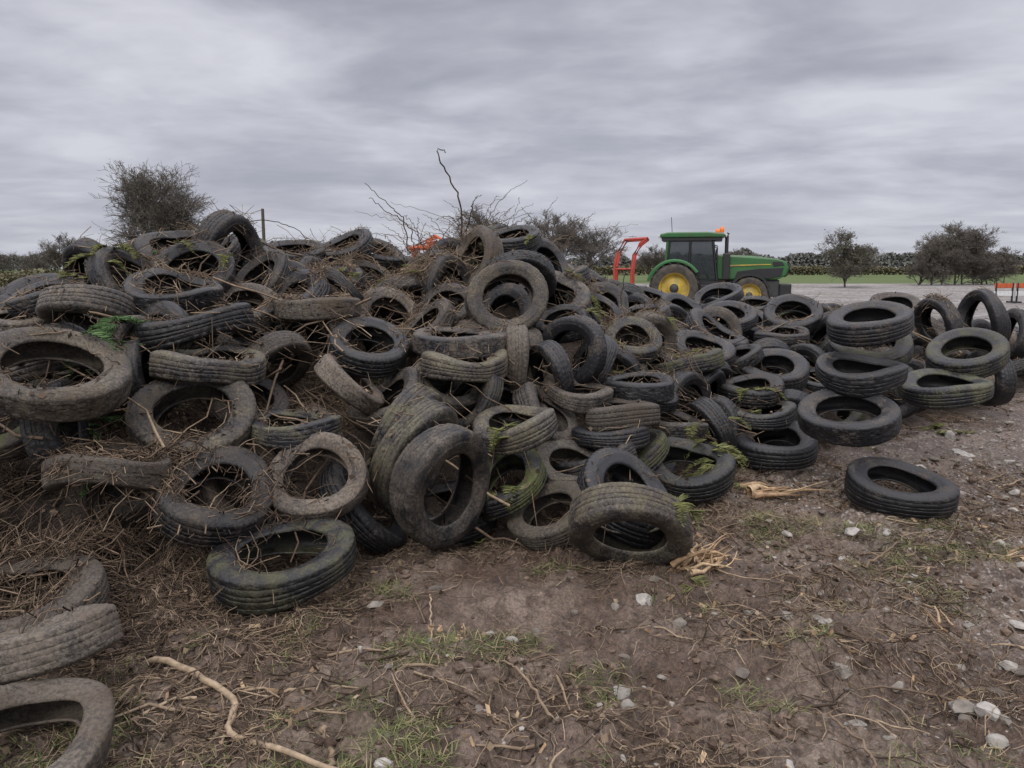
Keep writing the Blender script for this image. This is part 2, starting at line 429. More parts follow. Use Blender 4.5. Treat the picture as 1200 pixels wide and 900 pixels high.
sheet("gravel_yard",np.linspace(-7,75,220),np.linspace(13.5,95,180),lambda X,Y:.03+.5*np.clip(fbm(X*.5,Y*.5,55,4)+.05,-.02,.5)*np.clip((Y-14)*.3,0,1)*np.clip(1.6-np.abs(Y-20)*.12,0.1,1)+np.clip(Y-75,0,None)*.012,YARD)
# ------------------------------------------------------------ twigs
TW=toned("dead_twigs",[(0.,(.034,.024,.017)),(.4,(.095,.066,.046)),(.7,(.20,.145,.10)),(1.,(.40,.31,.21))])
def twigs(name,xy,Lr,rr,mode,rg,tone=(0,1),mat=TW,lift=.012,curve=.18,K=5,sides=4,zmax=None,slope=.45):
    n_=len(xy);L=rg.uniform(*Lr,n_)*rg.uniform(.5,1,n_);a=rg.uniform(0,2*np.pi,n_);t=np.linspace(-.5,.5,K)[None]
    side=rg.normal(0,curve,(n_,1))*L[:,None]*(4*t*t-1)+rg.normal(0,.03,(n_,K))*L[:,None]
    dx=np.cos(a)[:,None];dy=np.sin(a)[:,None];LL=L[:,None]
    px=xy[:,:1]+dx*t*LL-dy*side;py=xy[:,1:]+dy*t*LL+dx*side
    if mode=='ground': pz=G(px,py);zl=pz[:,:1]*(.5-t)+pz[:,-1:]*(t+.5);pz=np.maximum(pz,zl)+lift*rg.uniform(0,1.,(n_,1))+rg.uniform(-.01,.03,(n_,1))*t*2
    else:
        pz=tops(px,py)
        if mode=='drape':
            zl=pz[:,:1]*(0.5-t)+pz[:,-1:]*(t+.5);pz=np.maximum(pz*.7+zl*.3,pz-.02)+lift
        else:
            zm=np.median(pz,axis=1,keepdims=True);sl=np.clip((pz[:,-1:]-pz[:,:1])/LL,-slope,slope)+rg.normal(0,.08,(n_,1))
            pz=zm+sl*t*LL+lift+rg.normal(0,.012,(n_,K))
    r=rg.uniform(*rr,n_)[:,None]*np.linspace(1,.45,K)[None]
    ok=np.ones(n_,bool)
    if zmax: ok=pz.max(1)<zmax
    if mode=='drape': ok&=np.ptp(pz,axis=1)<LL[:,0]*1.1
    Pp=np.stack([px,py,pz],-1)[ok]
    V,q=tubes(Pp,r[ok],sides)
    return obj(name,mesh_np(name,V,q,[mat],attrs={'tone':np.repeat(rg.uniform(*tone,len(Pp)),K*sides)}))
def pts_in(nn,xr,yr,f,rg):
    out=[]
    while len(out)<nn:
        x=rg.uniform(*xr,4000);y=rg.uniform(*yr,4000);k=rg.random(4000)<f(x,y)
        out+=list(zip(x[k],y[k]))
    return np.array(out[:nn])
rg=np.random.default_rng(3)
bare=lambda x,y:(1-.9*np.exp(-(((x-.25)/.8)**2+((y-3.5)/.32)**2)))
gd=lambda x,y:np.clip(.25+2.4*fbm(x*1.8,y*1.8,61,3)+.5*np.exp(-(((x+2)/1.2)**2)),.02,1)*bare(x,y)
twigs("ground_twigs",pts_in(12000,(-3.2,4.6),(1.9,6.6),gd,rg),(.04,.30),(.0013,.004),'ground',rg,(0,.95),lift=.02)
twigs("ground_sticks",pts_in(900,(-3,5),(2,7.2),gd,rg),(.10,.5),(.004,.0095),'ground',rg,(.1,.95),lift=.015)
twigs("straw_litter",pts_in(13000,(-3,4.5),(1.9,6),lambda x,y:np.clip(.15+3.4*fbm(x*2.1,y*2.1,77,3)+.4*np.exp(-(((x+1.3)/.9)**2)),.0,1)*bare(x,y),rg),(.03,.15),(.0011,.0026),'ground',rg,(.45,1),lift=.025,sides=3)
brushf=lambda x,y:np.exp(-(((x+2.4)/.8)**2+((y-3.8)/.5)**2))
twigs("brushwood",pts_in(5000,(-4,-.8),(2.9,5),brushf,rg),(.1,.45),(.0014,.005),'rigid',rg,(0,.8),lift=.02,zmax=.75,slope=.7,curve=.3)
hf=lambda x,y:np.where((S(x,y)>.1)&(y<ridgey(x)+.8),.2+1.*np.clip(fbm(x*1.3,y*1.3,90,3)*2.4,0,1)+.6*np.exp(-(((x+1.2)/.6)**2+((y-6.8)/.7)**2))+.5*np.exp(-((x+2.5)/.9)**2)+.4*np.exp(-((x-1.1)/.6)**2-((y-6.8)/.9)**2),0)
twigs("heap_twigs",pts_in(5600,(-5,7),(3.4,11),hf,rg),(.1,.5),(.0018,.0045),'rigid',rg,(0,.9))
twigs("heap_roots",pts_in(5000,(-5,7),(3.4,11),hf,rg),(.12,.45),(.0016,.0045),'drape',rg,(0,.8),curve=.3,K=8)
twigs("heap_branches",pts_in(230,(-5,6),(3.8,9.5),hf,rg),(.5,1.2),(.005,.010),'rigid',rg,(.2,.9),curve=.1,K=8)
strawf=lambda x,y:np.exp(-(((x+1.15)/.6)**2+((y-6.7)/.7)**2))+.5*np.exp(-(((x-1.1)/.45)**2+((y-7.)/.7)**2))+.4*np.exp(-(((x+2.4)/.5)**2+((y-5.6)/.6)**2))+.5*np.exp(-(((x-4.6)/.5)**2+((y-9.3)/.6)**2))
twigs("heap_straw",pts_in(5000,(-3.4,6),(4.6,10.3),strawf,rg),(.06,.28),(.0013,.0033),'drape',rg,(.4,1),lift=.03,sides=3)
twigs("heap_hay",pts_in(3500,(-3.4,6),(4.6,10.3),strawf,rg),(.10,.4),(.0014,.0036),'rigid',rg,(.25,.95),lift=.035,sides=3,slope=.8,curve=.3)
pl=pts_in(9000,(-5,7),(3.3,11),hf,rg);cz=tops(pl[:,0],pl[:,1])+.008
V,q=quads(np.stack([pl[:,0],pl[:,1],cz],-1),rg.uniform(.006,.032,9000),rg)
obj("leaf_litter",mesh_np("leaf_litter",V,q,[TW],smooth=False,attrs={'tone':np.repeat(rg.beta(1.2,2.,9000),4)}))
def path(name,pts,r0,r1,tone=.7,mat=TW,n=26,wob=.012):
    pts=np.array(pts,float);t=np.linspace(0,len(pts)-1,n);i=np.clip(t.astype(int),0,len(pts)-2);f=(t-i)[:,None]
    p0=pts[np.clip(i-1,0,None)];p1=pts[i];p2=pts[i+1];p3=pts[np.clip(i+2,None,len(pts)-1)]
    c=.5*((2*p1)+(-p0+p2)*f+(2*p0-5*p1+4*p2-p3)*f**2+(-p0+3*p1-3*p2+p3)*f**3)+rg.normal(0,wob,(n,3))*.4
    V,q=tubes(c[None],np.linspace(r0,r1,n)[None],6);return V,q,np.full(len(V),tone)
def multi(name,lst,mat=TW):
    V,q=join([(a,b) for a,b,_ in lst]);return obj(name,mesh_np(name,V,q,[mat],attrs={'tone':np.concatenate([t for _,_,t in lst])}))
def onG(pts): return [(x,y,float(G(np.array(x),np.array(y)))+h) for x,y,h in pts]
multi("fallen_branch",[path("",onG([(-1.62,3.05,.02),(-1.35,2.95,.04),(-1.05,2.72,.04),(-.98,2.5,.04),(-.72,2.32,.04),(-.5,2.2,.03)]),.016,.009,.9),path("",onG([(-1.04,2.72,.03),(-1.02,2.6,.04),(-1.0,2.45,.02)]),.01,.005,.8),path("",onG([(-.66,2.5,.02),(-.6,2.38,.03),(-.58,2.2,.03)]),.012,.008,.75)])
multi("root_branch",[path("",onG([(1.9,4.0,.02),(2.1,4.15,.05),(2.35,4.5,.03)]),.009,.004,.6),path("",onG([(1.05,2.2,.02),(1.2,2.35,.05),(1.15,2.6,.02)]),.008,.004,.7),path("",onG([(.15,2.6,.02),(.0,2.9,.04),(-.1,3.0,.02)]),.007,.003,.75),path("",onG([(-.4,3.6,.02),(-.35,3.2,.04),(-.3,3.0,.02)]),.005,.003,.9)])
bz=[]
def stem(p,r0=.009,r1=.003,t=.15): bz.append(path("",p,r0,r1,t,wob=.02))
stem([(-.55,7.8,1.75),(-.5,7.8,2.0),(-.52,7.8,2.3),(-.6,7.8,2.5),(-.7,7.75,2.68),(-.72,7.75,2.78),(-.64,7.75,2.76)],.011,.005)
stem([(-.55,7.8,1.8),(-.42,7.8,2.1),(-.38,7.7,2.28),(-.3,7.7,2.35)],.008,.003)
stem([(-.52,7.8,2.05),(-.62,7.8,2.15),(-.75,7.8,2.12)],.005,.002)
stem([(-1.0,7.6,1.8),(-1.05,7.6,2.1),(-1.2,7.6,2.25),(-1.4,7.6,2.45)],.007,.003)
stem([(-.95,7.6,1.8),(-1.0,7.6,2.05),(-1.2,7.5,2.18),(-1.35,7.5,2.3)],.006,.003)
stem([(0,8,1.9),(.02,8,2.15),(.08,8,2.35)],.005,.002)
stem([(-2.4,6.5,1.8),(-2.2,6.5,2.0),(-1.9,6.6,2.0),(-1.7,6.7,1.85)],.005,.003)
stem([(1.0,7.2,1.3),(1.05,7.2,1.7),(.9,7.2,1.85)],.005,.003)
for _ in range(90):
    x=rng.normal(-.4,.4);y=rng.normal(7.7,.25);z=1.78
    d=rng.normal(0,.35,3);d[2]=abs(rng.normal(.25,.15));stem([(x,y,z),(x+d[0]*.5,y+d[1]*.5,z+d[2]*.7),(x+d[0]*1.1,y+d[1],z+d[2])],.004,.0015,rng.uniform(.1,.8))
multi("bramble_stems",bz)
# ------------------------------------------------------------ stones
def ico(s):
    bm=bmesh.new();bmesh.ops.create_icosphere(bm,subdivisions=s,radius=1);V=np.array([v.co[:] for v in bm.verts]);Fc=np.array([[v.index for v in f.verts] for f in bm.faces]);bm.free();return V,Fc
I1=ico(1);I2=ico(2);I3=ico(3)
STM=toned("limestone",[(0.,(.11,.09,.076)),(.6,(.24,.215,.185)),(1.,(.43,.41,.38))],.9,25)
def stones(name,xy,size,rg,tone,base=I2,mat=None):
    IV,IF=base;g=G(xy[:,0],xy[:,1]);Vs=[];Fs=[];T=[]
    for i in range(len(xy)):
        v=IV.copy()
        for _ in range(8):
            dr=rg.normal(size=3);dr/=np.linalg.norm(dr);k=rg.uniform(.45,.8);d=v@dr;v-=np.clip(d-k,0,None)[:,None]*dr
        v*=rg.uniform(.6,1.2,3)*np.array([1,1,.65])*size[i]*.5;v+=rg.normal(0,.010,v.shape)*size[i]
        a=rg.uniform(0,6.28);c,s=math.cos(a),math.sin(a);v=v@np.array([[c,-s,0],[s,c,0],[0,0,1]])
        v+=np.array([xy[i,0],xy[i,1],g[i]+size[i]*.06])
        Vs.append(v);Fs.append(IF+i*len(IV));T.append(np.full(len(IV),rg.uniform(*tone)))
    return obj(name,mesh_np(name,np.concatenate(Vs),np.concatenate(Fs),[mat or STM],smooth=False,attrs={'tone':np.concatenate(T)}))
sf=lambda x,y:np.clip((x+.3)*.25+.12+1.0*fbm(x*.8,y*.8,66,2),.03,1)*(S(x,y)<.15)
stones("pebbles",pts_in(4600,(-2.5,6),(1.9,8.5),sf,rg),rg.uniform(.008,.036,4600)*rg.uniform(.5,1.2,4600),rg,(0,.95),I1)
stones("stones",pts_in(600,(-1.5,6),(2.1,9),sf,rg),rg.uniform(.03,.10,600),rg,(.0,.95))
big=np.array([(1.2,3.62,.14),(-.68,3.6,.10),(1.42,3.3,.09),(4.0,6.7,.22),(1.35,2.98,.14),(.42,2.55,.08),(1.7,2.72,.13),(1.62,2.32,.18),(1.28,3.4,.09),(3.3,6.1,.16),(4.4,7.6,.22),(-.1,3.2,.05),(2.1,4.6,.1),(2.6,3.6,.09),(1.55,2.9,.06),(.9,2.3,.05),(3.3,5.5,.12),(1.25,2.6,.1),(2.05,3.0,.09),(.65,3.65,.12)])
stones("rocks",big[:,:2],big[:,2],rg,(.5,1.),I3)
pp=pts_in(6000,(-2.5,4.5),(1.9,6.5),lambda x,y:np.clip(.3+2.2*fbm(x*1.8,y*1.8,71,3),.02,1)*bare(x,y),rg)
stones("earth_clods",pp,.01+.095*rg.beta(1,3.2,6000),rg,(0,1),I1,toned("clod_earth",[(0.,(.052,.034,.025)),(1.,(.18,.132,.10))],.95,60))
# ------------------------------------------------------------ splintered wood
WD=toned("split_wood",[(0.,(.20,.125,.07)),(.5,(.38,.26,.155)),(1.,(.54,.40,.25))],.8,40)
def splinters(name,cx,cy,n_,L,rg,dirn=None,spread=.5,w=.02,box_=.05):
    l=[]
    z0=float(G(np.array(cx),np.array(cy)))+.015
    for i in range(n_):
        d=np.array(dirn if dirn else (0.,.3,1.))+rg.normal(0,spread,3);d/=np.linalg.norm(d);d[2]=abs(d[2])
        b=np.array([cx,cy,z0])+rg.normal(0,box_,3)*np.array([1,1,.2]);ln=L*rg.uniform(.25,1)
        l.append(path("",[b,b+d*ln*.5+rg.normal(0,.015,3),b+d*ln],w*rg.uniform(.15,1),.002,rg.uniform(0,1),n=6,wob=.008))
    return multi(name,l,WD)
splinters("splintered_stump",1.0,4.1,55,.24,rg,(.7,.2,.25),.45,.020,.08)
splinters("splintered_log",1.75,5.45,16,.55,rg,(1.,.1,.02),.06,.035)
splinters("wood_splinter",-.29,3.25,9,.09,rg,(.3,0,1),.35,.018)
splinters("wood_splinter",1.9,3.3,4,.2,rg,(.1,1,.05),.1,.015)
splinters("wood_splinter",.2,2.75,4,.2,rg,(.4,-1,.05),.1,.012)
splinters("wood_splinter",2.9,4.3,5,.45,rg,(1,.3,.05),.07,.014)
splinters("wood_splinter",1.1,2.15,4,.3,rg,(-.8,.5,.05),.07,.014)
chips=pts_in(260,(-1.5,3.2),(2,5.5),gd,rg)
V,q=quads(np.stack([chips[:,0],chips[:,1],G(chips[:,0],chips[:,1])+.015],-1),rg.uniform(.015,.06,260),rg,aspect=.35)
obj("wood_chips",mesh_np("wood_chips",V,q,[WD],smooth=False,attrs={'tone':np.repeat(rg.uniform(0,1,260),4)}))
# ------------------------------------------------------------ grass
GRM=toned("grass_blades",[(0.,(.060,.082,.026)),(.4,(.10,.125,.04)),(.7,(.19,.175,.08)),(1.,(.34,.28,.16))],.8,9)
def grass(name,pp,hr,rg):
    n_=len(pp);a=rg.uniform(0,6.28,n_);h=rg.uniform(*hr,n_);w=rg.uniform(.001,.0028,n_);lean=rg.uniform(.6,4.,n_)
    z=G(pp[:,0],pp[:,1]);b=np.stack([pp[:,0],pp[:,1],z],-1)
    d=np.stack([np.cos(a)*lean,np.sin(a)*lean,np.ones(n_)],-1);d/=np.linalg.norm(d,axis=1,keepdims=True)
    s=np.stack([-np.sin(a),np.cos(a),0*a],-1)*w[:,None]
    mid=b+d*h[:,None]*.55;tip=b+d*h[:,None]+np.stack([np.cos(a),np.sin(a),-.8+0*a],-1)*(h*.2)[:,None]
    V=np.stack([b-s,b+s,mid+s*.9,mid-s*.9,tip+s*.2,tip-s*.2],1).reshape(-1,3)
    i=np.arange(n_)[:,None]*6;q=np.concatenate([i+np.array([0,1,2,3]),i+np.array([3,2,4,5])])
    obj(name,mesh_np(name,V,q,[GRM],attrs={'tone':np.repeat(np.clip(rg.beta(1.1,1.2,n_),0,1),6)}))
gf=lambda x,y:np.clip(np.exp(-(((x+1.3)/.9)**2+((y-2.45)/.5)**2))*.6+2.8*fbm(x*3.2,y*3.2,41,3)-.3,0,1)*(S(x,y)<.1)*bare(x,y)
grass("grass_tufts",pts_in(14000,(-3,3.5),(1.8,5),gf,rg),(.02,.08),rg)
pl=pts_in(3600,(-2.6,4),(1.9,6),gd,rg);cz=G(pl[:,0],pl[:,1])+.012
V,q=quads(np.stack([pl[:,0],pl[:,1],cz],-1),rg.uniform(.008,.03,3600),rg)
obj("dead_leaves",mesh_np("dead_leaves",V,q,[TW],smooth=False,attrs={'tone':np.repeat(rg.uniform(.1,.95,3600),4)}))
FG=toned("evergreen_spray",[(0.,(.035,.075,.025)),(1.,(.11,.19,.065))],.7,20)
IVY=toned("yellow_green_spray",[(0.,(.06,.075,.022)),(1.,(.24,.24,.09))],.7,20)
def sprays(name,cx,cy,rad,n_,rg,mat,L=.3,down=-.2):
    PP=[];RR=[];TT=[]
    for i in range(n_):
        x=cx+rg.normal(0,rad);y=cy+rg.normal(0,rad*.7);z=top(x,y)+.02
        a=rg.uniform(0,6.28);d=np.array([math.cos(a),math.sin(a),rg.uniform(down,.35)]);d/=np.linalg.norm(d);s=np.cross(d,[0,0,1]);l=L*rg.uniform(.5,1)
        for k in range(26):
            t=k/26;b=np.array([x,y,z])+d*l*t-np.array([0,0,.12*t*t]);w=.05*(1-t)+.012
            for sg in(-1,1):
                e=b+s*sg*w+d*w*.9+rg.normal(0,.006,3);PP.append([b,(b+e)/2+[0,0,.003],e]);RR.append([.0025,.003,.001]);TT.append(np.full(9,rg.random()))
    V,q=tubes(np.array(PP),np.array(RR),3);obj(name,mesh_np(name,V,q,[mat],attrs={'tone':np.concatenate(TT)}))
sprays("evergreen_branch",-2.42,4.5,.15,80,rg,FG,.30)
sprays("evergreen_sprig",-2.6,6.0,.05,8,rg,FG,.15)
for (x,y,r_,k_,l_) in ((1.4,5.3,.10,24,.22),(1.55,5.75,.14,30,.22),(.75,6.3,.10,18,.22),(-2.75,5.2,.15,16,.22),(3.4,7.2,.12,14,.22),(2.1,6.6,.10,14,.22),(-.1,4.5,.08,6,.15),(.5,7.2,.14,20,.2),(1.5,7.0,.12,16,.2),(-1.2,4.4,.08,5,.15),(-1.2,6.6,.2,14,.2),(4.4,7.8,.2,10,.25),(-.6,7.3,.2,10,.2),(.9,3.9,.1,6,.15),(-2.3,5.9,.2,12,.2)):
    sprays("leafy_branch",x,y,r_,k_,rg,IVY,l_)
# ------------------------------------------------------------ trees
BARK=toned("bare_twig_bark",[(0.,(.09,.078,.068)),(1.,(.18,.16,.14))],.95,4)
LEAF1=toned("brown_twiggy_foliage",[(0.,(.075,.068,.048)),(1.,(.155,.14,.10))],.9,1.5)
LEAF2=toned("ivy_foliage",[(0.,(.045,.055,.028)),(1.,(.11,.115,.06))],.9,1.5)
def tree_parts(h,w,rg,lv=(9,6,6,4),r0=.022,base=.18,lean=0.):
    P_=[];R_=[];ends=[]
    def grow(s,d,L,r,l):
        K=5;p=[s];dd=d.copy()
        for i in range(4):
            dd=dd+rg.normal(0,.13 if l else .05,3)+np.array([0,0,.05 if l else .1]);dd/=np.linalg.norm(dd);p.append(p[-1]+dd*L/4)
        p=np.array(p);P_.append(p);R_.append(np.linspace(r,r*.45,5))
        if l<len(lv):
            for _ in range(lv[l]):
                t=rg.uniform(base*1.2 if l==0 else .2,1);i=min(int(t*(K-1)),K-2);q=p[i]+(p[i+1]-p[i])*(t*(K-1)-i)
                ax=rg.normal(size=3);ax-=dd*(ax@dd);ax/=np.linalg.norm(ax);sp=rg.uniform(.5,1.1)
                nd=dd*math.cos(sp)+ax*math.sin(sp);nd[2]+=.12;nd/=np.linalg.norm(nd)
                grow(q,nd,L*(rg.uniform(.42,.62) if l else w/h*rg.uniform(.45,.72)*(1.15-.5*t)),r*(.5 if l else .42)*(1.1-.4*t)+.002,l+1)
        else: ends.append(p[-1])
    grow(np.array([0,0,-.1]),np.array([lean,0,1.]),h*.85,h*r0,0)
    return np.array(P_),np.array(R_),np.array(ends)
def tree(name,x,y,h,w,seed,leaf=0,lsize=.12,z=0,lv=(9,6,6,4),minr=.008,lmat=None,base=.18,stems=1):
    rg=np.random.default_rng(seed);Ps=[];Rs=[];Es=[]
    for k in range(stems):
        Pp,Rr,E=tree_parts(h*(1 if k==0 else rg.uniform(.65,.95)),w/(1 if stems==1 else 1.5),rg,lv,base=base,lean=rg.normal(0,.12) if stems>1 else 0)
        o_=np.array([(k-(stems-1)/2)*w*.5/max(stems,1),rg.normal(0,.5),0]) if stems>1 else np.zeros(3)
        Ps.append(Pp+o_);Rs.append(Rr);Es.append(E+o_)
    Pp=np.concatenate(Ps);Rr=np.maximum(np.concatenate(Rs),minr);E=np.concatenate(Es)
    cx=np.median(Pp[:,:,0]);zs=np.percentile(Pp[:,:,2],99.7);hw=np.percentile(np.abs(Pp[:,:,0]-cx),97);k=np.array([(w/2)/hw,(w/2)/hw,h/zs]);sh=np.array([cx,0,0]);Pp=(Pp-sh)*k
    V,q=tubes(Pp,Rr,3);T=np.repeat(rg.random(len(Pp)),Pp.shape[1]*3);fm=np.zeros(len(q))
    if leaf:
        c=(E[rg.integers(len(E),size=leaf)]-sh)*k+rg.normal(0,.12*w/6,(leaf,3))
        v2,q2=quads(c,rg.uniform(.5,1,leaf)*lsize,rg);q=np.concatenate([q,q2+len(V)]);V=np.concatenate([V,v2])
        T=np.concatenate([T,np.repeat(np.clip(rg.normal(.5,.25,leaf)+.35*(c[:,2]/h-.6),0,1),4)]);fm=np.concatenate([fm,np.ones(len(q2))])
    me=mesh_np(name,V,q,[BARK,lmat or LEAF1],attrs={'tone':T},fm=fm);return obj(name,me,loc=(x,y,z))
tree("bare_tree",-22.3,50,8.2,6.0,14,leaf=1600,lsize=.08,lv=(34,10,8,4),minr=.010,base=.12)
b1=tree("bare_tree",5.0,90,8.6,7.0,2,lv=(15,9,6,5),minr=.016)
def inst(x,y,s,rz,sx=1.):
    o=obj("bare_tree",b1.data,loc=(x,y,0));o.scale=(s*sx,s*sx,s);o.rotation_euler=(0,0,rz);return o
inst(9.2,92,.93,1.,1.);inst(-2.6,88,1.0,2.2,1.1);inst(19.5,110,.62,3.);inst(-58,100,.75,4.,.8);inst(-64,105,.5,.5);inst(-47,95,.55,1.5,1.1);inst(-66,100,.55,1.5,1.3);inst(28,140,.6,2.,1.4);inst(44,150,.7,.2);inst(60,108,.95,2.7);inst(36,150,.5,1.2,1.5);inst(66,150,.8,4.)
tree("ivy_tree",34.5,80,5.7,4.6,5,leaf=3500,lsize=.15,z=.05,lv=(20,9,7,4),minr=.012,base=.08,lmat=LEAF2)
for (x,y,h,w,s) in ((47.5,88,5.6,5.5,6),(52.5,90,6.7,6.5,7),(57,92,5.2,5.5,8)): tree("hedgerow_bush",x,y,h,w,s,leaf=1800,lsize=.13,z=.1,lv=(11,8,6,4),minr=.014,base=.02,stems=4)
def hedge(name,pa,pb,h,w,n_,size,seed,top_var=.15,mat=LEAF1):
    rg=np.random.default_rng(seed);t=rg.random(n_);pa=np.array(pa,float);pb=np.array(pb,float)
    c=pa+(pb-pa)*t[:,None];L=np.linalg.norm(pb-pa)
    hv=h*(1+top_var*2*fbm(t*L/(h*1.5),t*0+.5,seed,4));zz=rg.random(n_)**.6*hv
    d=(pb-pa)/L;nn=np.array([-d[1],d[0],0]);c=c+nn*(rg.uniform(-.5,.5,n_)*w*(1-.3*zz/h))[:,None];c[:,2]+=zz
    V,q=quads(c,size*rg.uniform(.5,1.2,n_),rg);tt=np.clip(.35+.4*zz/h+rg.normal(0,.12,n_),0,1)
    return obj(name,mesh_np(name,V,q,[mat],smooth=False,attrs={'tone':np.repeat(tt,4)}))
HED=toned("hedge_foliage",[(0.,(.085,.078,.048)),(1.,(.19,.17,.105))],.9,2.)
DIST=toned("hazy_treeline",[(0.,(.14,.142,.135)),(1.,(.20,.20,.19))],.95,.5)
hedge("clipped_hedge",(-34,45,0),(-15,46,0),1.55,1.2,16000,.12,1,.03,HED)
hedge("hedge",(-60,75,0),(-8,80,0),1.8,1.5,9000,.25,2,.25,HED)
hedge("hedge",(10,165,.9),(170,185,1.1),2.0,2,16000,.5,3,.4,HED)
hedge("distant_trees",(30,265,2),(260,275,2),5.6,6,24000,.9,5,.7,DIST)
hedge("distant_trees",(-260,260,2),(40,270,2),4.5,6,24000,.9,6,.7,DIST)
PW=simple("weathered_pole",(.09,.075,.06),.9)
V,q=tubes(np.array([[[-22.1,70,0],[-22.1,70,3.5],[-22.1,70,7.2]]]),np.array([[.17,.15,.13]]),10)
obj("utility_pole",mesh_np("utility_pole",V,q,[PW]))
# ------------------------------------------------------------ tractor
GREEN=simple("green_paint",(.022,.14,.035),.38,var=.35,scale=2,dirt=(.04,.10,.035));YEL=simple("yellow_rim_paint",(.60,.42,.04),.5,dirt=(.32,.24,.07),scale=3)
BLK=simple("black_plastic",(.018,.018,.02),.5);DGR=simple("chassis_grey",(.05,.05,.05),.6);RUB=simple("tractor_rubber",(.03,.028,.026),.8,dirt=(.09,.075,.06))
ORG=simple("orange_beacon",(.9,.22,.02),.3);RED=simple("red_steel",(.48,.04,.03),.5,dirt=(.28,.05,.03));ORS=simple("orange_steel",(.60,.11,.035),.55,dirt=(.33,.08,.03));WHT=simple("lamp_lens",(.7,.7,.7),.2)
m=NT("cab_glass");m.set('Base Color',(.03,.04,.045));m.set('Roughness',.06);m.set('Alpha',.45);GLS=m.m
def fromcb(name,par,mat,fn,bev=0.,sm=False):
    bm=bmesh.new();fn(bm)
    if bev: bmesh.ops.bevel(bm,geom=bm.edges[:],offset=bev,segments=2,affect='EDGES',profile=.6)
    me=bpy.data.meshes.new(name);bm.to_mesh(me);bm.free();me.materials.append(mat)
    return obj(name,me,par)
def box(name,par,mat,a,b,bev=.02):
    def f(bm):
        bmesh.ops.create_cube(bm,size=1)
        for v in bm.verts: v.co=Vector([(a[i]+b[i])/2+v.co[i]*(b[i]-a[i]) for i in range(3)])
    return fromcb(name,par,mat,f,bev)
def prism(name,par,mat,poly,y0,y1,bev=.03,taper=None):
    def f(bm):
        A=[bm.verts.new((x,y0 if not taper else y0*taper(x,z),z)) for x,z in poly];B=[bm.verts.new((x,y1 if not taper else y1*taper(x,z),z)) for x,z in poly]
        bm.faces.new(A);bm.faces.new(B[::-1])
        for i in range(len(poly)): j=(i+1)%len(poly);bm.faces.new((A[i],B[i],B[j],A[j]))
        bmesh.ops.recalc_face_normals(bm,faces=bm.faces[:])
    return fromcb(name,par,mat,f,bev)
def rod(name,par,mat,pts,r,sides=8):
    pts=np.array(pts,float);V,q=tubes(pts[None],np.full((1,len(pts)),r),sides);return obj(name,mesh_np(name,V,q,[mat]),par)
tr=bpy.data.objects.new("tractor",None);COL.objects.link(tr)
def lathe(name,par,mat,prof,cx,cy,cz,side,A=64):
    th=np.arange(A)*2*np.pi/A;prof=np.array(prof);M=len(prof)
    V=np.zeros((A,M,3))
    for j,(r,y) in enumerate(prof):
        V[:,j,0]=cx+r*np.cos(th);V[:,j,2]=cz+r*np.sin(th);V[:,j,1]=cy+side*y
    i=np.arange(A*M).reshape(A,M)
    q=np.stack([i[:,:-1],np.roll(i,-1,0)[:,:-1],np.roll(i,-1,0)[:,1:],i[:,1:]],-1).reshape(-1,4)
    return obj(name,mesh_np(name,V,q,[mat]),par)
def wheel(tag,cx,cy,R,W,side):
    rr=R*.60
    lathe(tag+"_tyre",tr,RUB,[(rr,-W*.42),(R*.8,-W*.5),(R*.93,-W*.47),(R*.955,-W*.3),(R*.96,0),(R*.955,W*.3),(R*.93,W*.47),(R*.8,W*.5),(rr,W*.42)],cx,cy,R,side)
    PP=[];n_=20
    for k in range(n_*2):
        a=k*np.pi/n_;s=1 if k%2 else -1
        p=[]
        for t in (0,.5,1):
            aa=a+t*.22;p.append((cx+R*.97*math.cos(aa),cy+s*t*W*.47,R+R*.97*math.sin(aa)))
        PP.append(p)
    V,q=tubes(np.array(PP),np.full((len(PP),3),R*.035),4);obj(tag+"_lugs",mesh_np("lugs",V,q,[RUB]),tr)
    lathe(tag+"_rim",tr,YEL,[(rr*1.02,W*.44),(rr*.97,W*.40),(rr*.92,W*.30),(rr*.88,W*.12),(rr*.75,W*.06),(rr*.5,W*.10),(rr*.42,W*.2),(rr*.2,W*.24),(.001,W*.24)],cx,cy,R,side)
    lathe(tag+"_hub",tr,DGR,[(rr*.3,W*.24),(rr*.28,W*.33),(.001,W*.35)],cx,cy,R,side,24)
